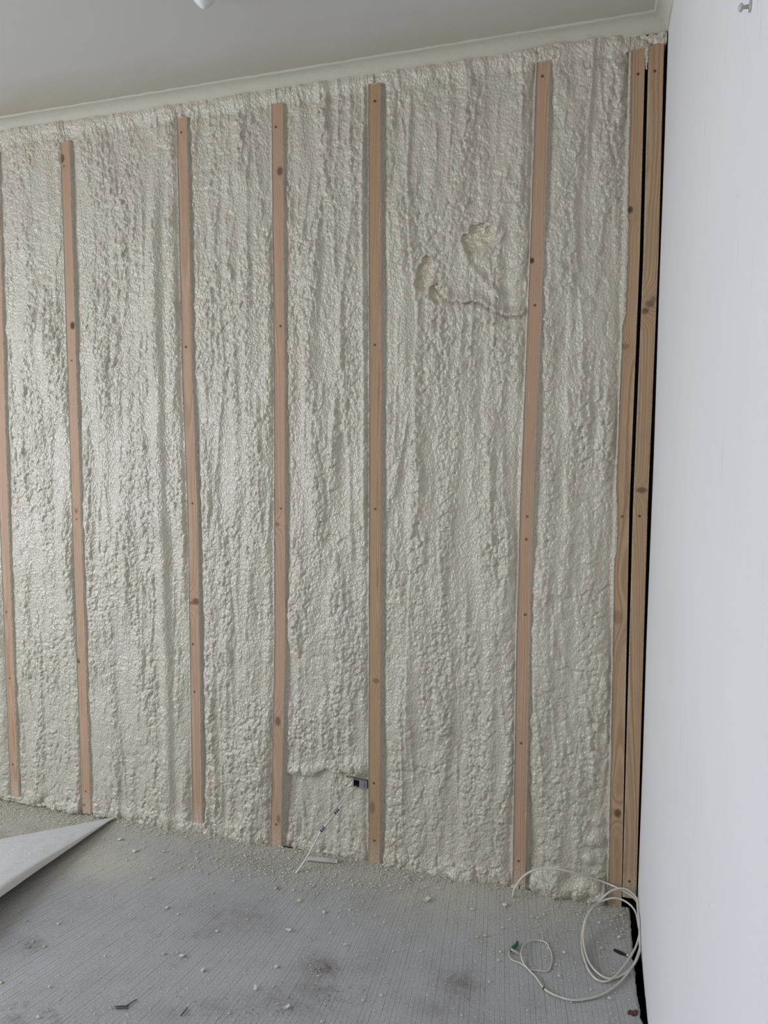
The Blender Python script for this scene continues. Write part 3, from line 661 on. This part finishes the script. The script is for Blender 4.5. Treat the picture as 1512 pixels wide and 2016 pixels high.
FL = [(770, 1754, 5, 0, 'pale foam chip on the carpet just right of the foot of the straight tan batten'),
 (993, 1783, 7, 3, 'pale foam chip on the carpet below the lower end of the arching cable'), (1046, 1806, 5, 1, 'left chip of a pair on the carpet in front of the swollen foam lobes'),
 (1058, 1808, 4, 0, 'right chip of a pair on the carpet in front of the swollen foam lobes'), (938, 1845, 4, 0, 'left one of two neighbouring pale chips on the carpet left of the green tape'),
 (955, 1843, 5, 3, 'right one of two neighbouring pale chips on the carpet left of the green tape'), (981, 1891, 4, 0, 'pale foam chip on the carpet just below left of the green tape'),
 (1219, 1846, 5, 1, 'flat pale chip inside the large cable coil above the black tear'), (1179, 1817, 4, 3, 'pale chip inside the large cable coil, nearest its top'),
 (427, 1834, 5, 0, 'rounded pale chip on the grey smudge at the middle left of the carpet'), (358, 1883, 6, 3, 'bright lumpy foam chip alone on the carpet at lower left'),
 (398, 1911, 6, 0, 'grey lumpy foam chip just right of and nearer than the bright lumpy one'), (544, 1904, 5, 1, 'bright elongated foam chip left of the brown carpet stain'),
 (328, 1788, 5, 1, 'flat pale chip on the carpet in front of the batten with the slanting knot scar'), (587, 1776, 7, 2, 'flat pale sliver on the carpet just in front of the hanging cable end'),
 (637, 1796, 5, 1, 'pale chip on the carpet right of the flat sliver near the cable end'), (568, 1833, 6, 4, 'thin pale sliver on the carpet midway between the cable end and the brown stain'),
 (98, 1943, 4, 0, 'pale chip near the bottom left corner of the carpet above the ring mark'), (678, 1861, 5, 2, 'small curved pale sliver on the carpet above right of the brown stain'),
 (688, 1792, 4, 0, 'pale chip on the carpet in front of the plastic offcut'), (492, 1724, 5, 0, 'bright chip among the crumbs left of the hanging cable end'),
 (265, 1676, 7, 1, 'pale chip on the carpet nearest the apex of the carpet fold, right one'), (236, 1653, 7, 1, 'pale chip in the shade beside the apex of the carpet fold'),
 (321, 1678, 6, 2, 'pale sliver on the carpet below the gap between fold apex and slanting-scar batten'), (502, 1947, 5, 4, 'pale sliver on the carpet below left of the bright elongated chip'),
 (563, 1985, 6, 4, 'curled pale sliver at the bottom edge below the brown stain'), (296, 1731, 5, 2, 'pale sliver on the carpet right of the shadow of the carpet fold'),
 (800, 1729, 8, 2, 'broad pale sliver lying against the foot of the widest foam bay'), (1110, 1876, 4, 3, 'pale chip on the carpet right of the small cable loop')]
for (px, py, r, k, lab) in FL:
    sc = r*.00095; P = onfloor(px, py, sc*.3)
    o = link('foam_flake', fl_meshes[k], label=lab, cat='debris', group='pale foam chips scattered on the carpet')
    o.location = (P[0], P[1], sc*.42+.0012); o.scale = (sc, sc, sc); o.rotation_euler = (random.uniform(-.2, .2), random.uniform(-.2, .2), random.uniform(0, 6.28))
big = link('foam_flake', shard_mesh('foam_flake', 8), M['flake'], label='large flat foam flake on the carpet in front of the widest foam bay', cat='debris')
P = onfloor(839, 1774); big.location = (P[0], P[1], .003); big.scale = (.011, .012, .008); big.rotation_euler = (0, .1, 1.1)
OCT_V = np.array([(1, 0, 0), (-1, 0, 0), (0, 1, 0), (0, -1, 0), (0, 0, 1), (0, 0, -.6)], float)
OCT_F = np.array([(0, 2, 4), (2, 1, 4), (1, 3, 4), (3, 0, 4), (2, 0, 5), (1, 2, 5), (3, 1, 5), (0, 3, 5)])
def crumb_mesh(name, pos, rad, seed):
    rng = np.random.RandomState(seed); n = len(pos); ang = rng.uniform(0, 6.28, n); ca, sa = np.cos(ang), np.sin(ang)
    base = OCT_V[None]*(1+rng.uniform(-.35, .35, (n, 6, 1)))*rad[:, None, None]*np.stack([rng.uniform(.8, 1.5, n), np.ones(n), rng.uniform(.5, .9, n)], -1)[:, None, :]
    X = base[..., 0]*ca[:, None]-base[..., 1]*sa[:, None]; Yy = base[..., 0]*sa[:, None]+base[..., 1]*ca[:, None]
    V = np.stack([X, Yy, base[..., 2]], -1)+pos[:, None, :]; T = OCT_F[None]+np.arange(n)[:, None, None]*6
    return np_mesh(name, V.reshape(-1, 3), np.zeros((0, 4), np.int32), T.reshape(-1, 3), smooth=False)
rng = np.random.RandomState(5)
def scatter(n, dens):
    out = []
    while len(out) < n:
        x = rng.uniform(-2.5, -.025, 4000); y = rng.uniform(-1.1, .0, 4000); k = rng.uniform(0, 1, 4000) < dens(x, y)
        out += list(zip(x[k], y[k]))
    return np.array(out[:n])
def dens_foam(x, y):
    d = -y; c = onfloor(540, 1720)
    return np.clip(.02+.95*np.exp(-d/.045)*(x < -.5)+.45*np.exp(-d/.04)*(x >= -.5)+.45*np.exp(-(((x-c[0])/.28)**2+((y-c[1])/.06)**2))+.30*np.exp(-d/.13)*sstep(-.2, .4, perlin(x*7, y*7, 400)), 0, 1)
pts = scatter(9500, dens_foam)
fold_side = (pts-A_[:2])@fn[:2]                                   # <0 : on the exposed floor beyond the fold
along = (pts-A_[:2])@fd[:2]
E1 = onfloor(0, 1763, .045); s1 = (E1-A_)@fd; w1 = (E1-A_)@fn
on_flap = (along > 0.01) & (fold_side > -.012) & (fold_side < .02+w1*np.clip(along/s1, 0, 2))
bare = (along > 0) & (fold_side <= -.012)
z = np.where(bare, -.010, .0015)
keep = ~on_flap
rad = rng.uniform(.0010, .0026, len(pts))*np.where(rng.uniform(0, 1, len(pts)) < .08, 1.8, 1)
link('foam_crumbs', crumb_mesh('foam_crumbs', np.concatenate([pts, (z+rad*.3)[:, None]], 1)[keep], rad[keep], 6), M['crumb'], label='fine cream foam crumbs and dust littering the floor along the wall', cat='debris', kind='stuff')
# heap of crumbs on the bare floor behind the fold, and along the foot of the left bays
ph = []
for _ in range(2600):
    px = rng.uniform(-30, 260); py = 1575+px*.12+abs(rng.normal(0, 26))-4; P = onfloor(px, py, -.008)
    if P[1] < -.003 and ((P-A_)@fn < -.012 or px > 240): ph.append((P[0], P[1], -.010+max(0, .012*(1+P[1]/.05))))
ph = np.array(ph); rad = rng.uniform(.0008, .0024, len(ph))
link('foam_rubble', crumb_mesh('foam_rubble', ph, rad, 8), M['crumb'], label='gritty foam rubble on the bare floor behind the carpet fold', cat='debris', kind='stuff')
dp = []
for (px, py, sx, sy, n) in ((600, 1968, 60, 14, 170), (645, 1950, 22, 8, 120), (520, 1995, 45, 8, 80), (640, 1905, 18, 16, 110), (45, 1640, 40, 10, 60), (60, 1862, 14, 8, 30), (700, 1850, 200, 70, 40), (200, 1800, 150, 90, 30), (380, 1846, 30, 3, 40), (1210, 1856, 15, 4, 18), (1190, 1872, 14, 6, 12), (400, 1980, 30, 12, 50), (905, 1945, 40, 30, 25), (20, 1655, 25, 5, 60), (300, 1650, 30, 20, 10)):
    for _ in range(int(n*.55)):
        P = onfloor(rng.normal(px, sx), rng.normal(py, sy)); bare = (P-A_)@fd > 0 and (P-A_)@fn < -.012
        if P[1] < -.01 and P[0] < -.03 and not ((P-A_)@fd > 0 and -.012 <= (P-A_)@fn < .15 and P[0] < -1.72): dp.append((P[0], P[1], -.0095 if bare else .0014))
dp = np.array(dp); rad = rng.uniform(.0005, .0014, len(dp))
link('dirt_crumbs', crumb_mesh('dirt_crumbs', dp, rad, 9), M['dirt'], label='dark specks of dirt sprinkled over the grey carpet', cat='debris', kind='stuff')
def flap_point(i, j): return FLAP[i, j]
for q, (i, j, r, lab) in enumerate(((70, 30, 4.5, 'dark-sided chip on the middle of the carpet fold near its free edge'), (78, 24, 4, 'pale chip at the middle of the carpet fold'), (95, 20, 3.5, 'pale chip on the carpet fold close to the left edge of the photo'), (50, 28, 3.5, 'pale chip on the narrow end of the carpet fold'))):
    P = FLAP[i, j]; sc = r*.0010; o = link('foam_flake', fl_meshes[(q*2) % 5], label=lab, cat='debris', group='foam chips on the carpet fold')
    o.location = (P[0], P[1], P[2]+sc*.35); o.scale = (sc, sc, sc); o.rotation_euler = (0, .3, q*1.3)
for (a, b, r, lab) in (((226, 1982), (254, 1981), .0014, 'upper of two parallel dark twigs lying together on the carpet'), ((228, 1986), (253, 1985), .0013, 'lower of two parallel dark twigs lying together on the carpet'),
                       ((248, 1981), (270, 1967), .0013, 'slanting dark twig touching the parallel pair on the carpet'), ((356, 2000), (369, 1984), .0013, 'short dark twig alone right of the other twigs at the bottom edge')):
    m = MB(); p0 = onfloor(*a, .0028); p1 = onfloor(*b, .0028); pm = (p0+p1)/2+np.array([.0006, .0007, .0006])
    m.tube(spline([p0, pm, p1], 4), [r*.8, r, r*1.05, r, r*.9, r, r*.95, r*.8, r*.5], 7); link('twig', m.mesh('twig', True), M['twig'], label=lab, cat='twig', group='dark twigs on the carpet')

# ------------------------------------------------------------------ socket back box, cables, trunking offcut
def build_box():
    a = onwall(681, 1533); b = onwall(724, 1552); x0, z1 = a[0], a[2]+.003; x1, z0 = -0.7985, b[2]; t = .0014; y0, y1 = -.003, .044
    m = MB(); m.box((x0, y1-t, z0), (x1, y1, z1)); o = link('socket_box', m.mesh('socket_box'), M['metal'], label='galvanised metal socket back box half buried in foam beside the straight tan batten', cat='socket box')
    for nm, p, q in (('box_side', (x0, y0, z0), (x0+t, y1, z1)), ('box_side', (x1-t, y0, z0), (x1, y1, z1)), ('box_bottom', (x0, y0, z0), (x1, y1, z0+t)), ('box_top', (x0, y0, z1-t), (x1, y1, z1))):
        mm = MB(); mm.box(p, q); link(nm, mm.mesh(nm), M['metal'], o)
    mm = MB(); xm = x0+.045; mm.box((xm, y0+.001, z0+t), (x1-t, y0+.0025, z1-t)); mm.box((xm+.012, y0-.003, z0+.004), (xm+.016, y0+.001, z0+.022)); link('face_lug', mm.mesh('face_lug'), M['metal'], o)
    # foam skin over the left of the mouth
    X, Zg = np.meshgrid(np.linspace(x0-.002, x0+.030, 24), np.linspace(z0-.001, z1+.001, 40)); e = x0+.026+.004*perlin(Zg*120, Zg*0, 420); X = x0-.002+(X-x0+.002)/.032*(e-x0+.002)
    out = .004+.003*perlin(X*120, Zg*120, 421); V = np.stack([X, y0-out, Zg], -1).reshape(-1, 3); n0 = len(V); nr, nc = X.shape
    per = np.concatenate([np.arange(nc), np.arange(1, nr)*nc+nc-1, (nr-1)*nc+np.arange(nc-2, -1, -1), np.arange(nr-2, 0, -1)*nc]); B = V[per].copy(); B[:, 1] = y0+.006; ar = np.arange(len(per)); nx = np.roll(ar, -1)
    me = np_mesh('foam_smear', np.concatenate([V, B]), np.concatenate([grid_quads(nr, nc), np.stack([per, n0+ar, n0+nx, per[nx]], -1)])); attr(me, 'cut', np.full(n0+len(per), .1))
    link('foam_smear', me, M['foam'], o, label='cream foam skin over the left of the box mouth')
build_box()
def lerp3(px, py, y): return onwall(px, py, y)
c1 = [lerp3(701, 1546, .02), lerp3(699, 1552, -.008), lerp3(682, 1573, -.028), lerp3(663, 1597, -.045), lerp3(645, 1620, -.058), lerp3(635, 1632, -.064), lerp3(618, 1663, -.080), lerp3(603, 1690, -.095), lerp3(585, 1716, -.115), lerp3(562, 1738, -.135)]
e = onfloor(542, 1749, .006); c1.append(e)
S1 = spline(c1, 8)
m = MB(); m.tube(S1, .0034, 10); cab = link('socket_cable', m.mesh('cable', True), M['cable'], label='cream cable with two blue marks hanging from the socket box to the carpet', cat='cable')
m = MB(); m.tube(spline([lerp3(702, 1546, .02), lerp3(697, 1551, -.014), lerp3(672, 1576, -.036), lerp3(655, 1596, -.052), lerp3(640, 1611, -.062), lerp3(633, 1616, -.066)], 6), .0017, 8); link('thin_wire', m.mesh('thin_wire', True), M['cable'], cab)
def seg(S, P, L):                                                # stretch of spline about point P
    d = [np.linalg.norm(np.array(s)-P) for s in S]; i = int(np.argmin(d)); T = np.array(S[min(i+1, len(S)-1)])-np.array(S[max(i-1, 0)]); T /= np.linalg.norm(T); c = np.array(S[i]); return [c-T*L/2, c, c+T*L/2]
for q in (c1[3], c1[5]):
    g = seg(S1, q, .017); m = MB(); m.tube(g, .0047, 10); b = link('blue_mark', m.mesh('blue_mark', True), M['blue'], cab, label='dark blue printed band on the cable')
    m = MB(); T = (g[2]-g[0])/.017
    for k in (-.25, .12): m.tube([g[1]+T*.017*(k-.05), g[1]+T*.017*(k+.05)], .0049, 10)
    link('white_lettering', m.mesh('white_lettering', True), M['cable'], b)
def build_offcut():
    p0 = onfloor(606, 1690, .004); p1 = onfloor(666, 1696, .004); p0[1] -= .004; p1[1] -= .004; ax = (p1-p0); L = np.linalg.norm(ax); ax /= L; side = np.array([-ax[1], ax[0], 0]); n = 12; m = 14; V = []
    for i in range(m):
        s = i/(m-1)
        for lay in (1, .86):
            for k in range(n):
                a = math.pi*(-.05+1.0*k/(n-1)); R = .0105*lay*(.75+.25*math.sin(s*2.4+.4)); V.append(p0+ax*L*s+side*R*math.cos(a)*.9+np.array([0, 0, 1])*(max(0, R*math.sin(a))*1.25-.002))
    Fc = []
    for i in range(m-1):
        for l in (0, 1):
            for k in range(n-1):
                q = [i*2*n+l*n+k, i*2*n+l*n+k+1, (i+1)*2*n+l*n+k+1, (i+1)*2*n+l*n+k]; Fc.append(tuple(q if l else q[::-1]))
        for k in (0, n-1): Fc.append((i*2*n+k, (i+1)*2*n+k, (i+1)*2*n+n+k, i*2*n+n+k))
    for i in (0, m-1):
        for k in range(n-1): Fc.append((i*2*n+k, i*2*n+k+1, i*2*n+n+k+1, i*2*n+n+k))
    mm = MB(); mm.add(V, Fc); link('trunking_offcut', mm.mesh('trunking_offcut', True), M['plastic'], label='short curved grey-white plastic offcut lying at the foot of the foam below the socket box', cat='plastic offcut')
build_offcut()

# loose cable: out of the foam foot, arching to the right, coiled against the corner, ending in green tape
arc = [onfloor(1009, 1766, .002), onwall(1014, 1748, -.045), onwall(1030, 1726, -.038), onwall(1055, 1712, -.034), onwall(1090, 1710, -.030), onwall(1125, 1717, -.026), onwall(1160, 1727, -.014), onwall(1195, 1739, -.008),
       onwall(1222, 1751, -.030), onwall(1245, 1765, -.045)]
def rr(px, py, x): return onright(px, py, x)
loop = [onwall(1245, 1765, -.040), onwall(1258, 1785, -.055), onfloor(1264, 1820, .045), onfloor(1262, 1862, .020), onfloor(1250, 1896, .010), onfloor(1228, 1918, .0055), onfloor(1203, 1927, .0045), onfloor(1180, 1918, .0045), onfloor(1160, 1895, .006), onfloor(1150, 1862, .010),
        onfloor(1149, 1830, .022), onfloor(1157, 1802, .040), onwall(1175, 1780, -.060), onwall(1200, 1756, -.042), onwall(1225, 1749, -.036), onwall(1243, 1757, -.040), onwall(1256, 1775, -.055), onfloor(1262, 1815, .050), onfloor(1260, 1835, .034), onfloor(1250, 1868, .014), onfloor(1226, 1905, .009),
        onfloor(1200, 1930, .0050), onfloor(1178, 1930, .0045), onfloor(1160, 1912, .0045), onfloor(1148, 1880, .006), onfloor(1145, 1850, .010), onfloor(1150, 1818, .024), onfloor(1163, 1792, .046), onwall(1182, 1776, -.056), onwall(1208, 1768, -.048), onwall(1232, 1775, -.050), onwall(1250, 1793, -.075), onfloor(1257, 1822, .040), onfloor(1261, 1850, .026), onfloor(1258, 1872, .014),
        onfloor(1245, 1903, .007), onfloor(1218, 1936, .0045), onfloor(1185, 1958, .0045), onfloor(1148, 1968, .0045), onfloor(1120, 1968, .0045), onfloor(1090, 1958, .0045), onfloor(1071, 1946, .0045), onfloor(1056, 1925, .0045), onfloor(1040, 1908, .0045), onfloor(1030, 1895, .005), onfloor(1026, 1880, .009), onfloor(1028, 1866, .009), onfloor(1036, 1855, .007), onfloor(1050, 1851, .0045),
        onfloor(1066, 1852, .004), onfloor(1077, 1858, .003), onfloor(1084, 1872, .003), onfloor(1087, 1886, .003), onfloor(1085, 1900, .003), onfloor(1078, 1912, .003), onfloor(1060, 1911, .003), onfloor(1042, 1908, .003), onfloor(1024, 1896, .0045), onfloor(1009, 1890, .0035), onfloor(1002, 1880, .0035), onfloor(1005, 1869, .0045)]
S2 = spline(arc[:-1]+loop, 7)
for p in S2:
    if p[0] > -.004: p[0] = -.004
nA = len(S2); radii = [.0026]*nA; ia = int(np.argmin([np.linalg.norm(p-loop[41]) for p in S2]))
for i in range(nA):
    if i < 7*6: radii[i] = .0031                                  # crusted with foam where it leaves the wall
    if i > ia: radii[i] = .0022 if i < ia+30 else .0017
m = MB(); m.tube(S2, radii, 10); cab2 = link('coiled_cable', m.mesh('coiled_cable', True), M['cable'], label='cream cable coiled in the right-hand corner, its end taped green', cat='cable')
g = seg(S2, loop[41], .004); m = MB(); m.tube(g, .0033, 10); link('black_mark', m.mesh('black_mark', True), M['twig'], cab2)
m = MB(); m.tube(spline([onfloor(1005, 1872, .0055), onfloor(1010, 1866, .006), onfloor(1016, 1861, .006), onfloor(1019, 1854, .005)], 4), [.0030, .0042, .0046, .0047, .0045, .0047, .0044, .0046, .0044, .0042, .0040, .0036, .0030], 8); link('green_tape', m.mesh('green_tape', True), M['green'], cab2, label='dark green tape wrapped round the cable end')
for dz in (0, 1):
    m = MB(); m.tube(spline([onfloor(1006, 1867+3*dz, .010), onfloor(1014, 1872+2*dz, .008), onfloor(1022, 1876+2*dz, .005), onfloor(1029, 1878+1*dz, .003)], 4), .0014, 7); link('bare_core', m.mesh('bare_core', True), M['cable'], cab2)

# ------------------------------------------------------------------ fittings at the top edge
def build_hook():
    P = onright(1478, 12); m = MB(); o0 = (0, P[1], P[2])
    m.lathe([(.004, -.004), (.0058, .0), (.0060, .0012), (.0022, .002), (.0020, .0075), (.0042, .0085), (.0046, .0105), (.0020, .0125), (.0005, .013)], o0, (-1, 0, 0), 18)
    o = link('wall_peg', m.mesh('wall_peg', True), M['plastic'], label='small round-headed grey peg high on the white wall', cat='peg')
build_hook()
def build_rose():
    P = onfloor(404, 16, CZ-.050); m = MB()
    prof = [(.030, 0.0), (.032, .010), (.030, .020), (.024, .032), (.014, .043), (.005, .049), (.001, .050)]
    m.lathe(prof, (P[0]-.004, P[1]+.0, CZ), (0, 0, -1), 28)
    o = link('ceiling_boss', m.mesh('ceiling_boss', True), M['white'], label='white pointed fitting hanging from the ceiling at the top edge of the photo', cat='ceiling fitting')
build_rose()
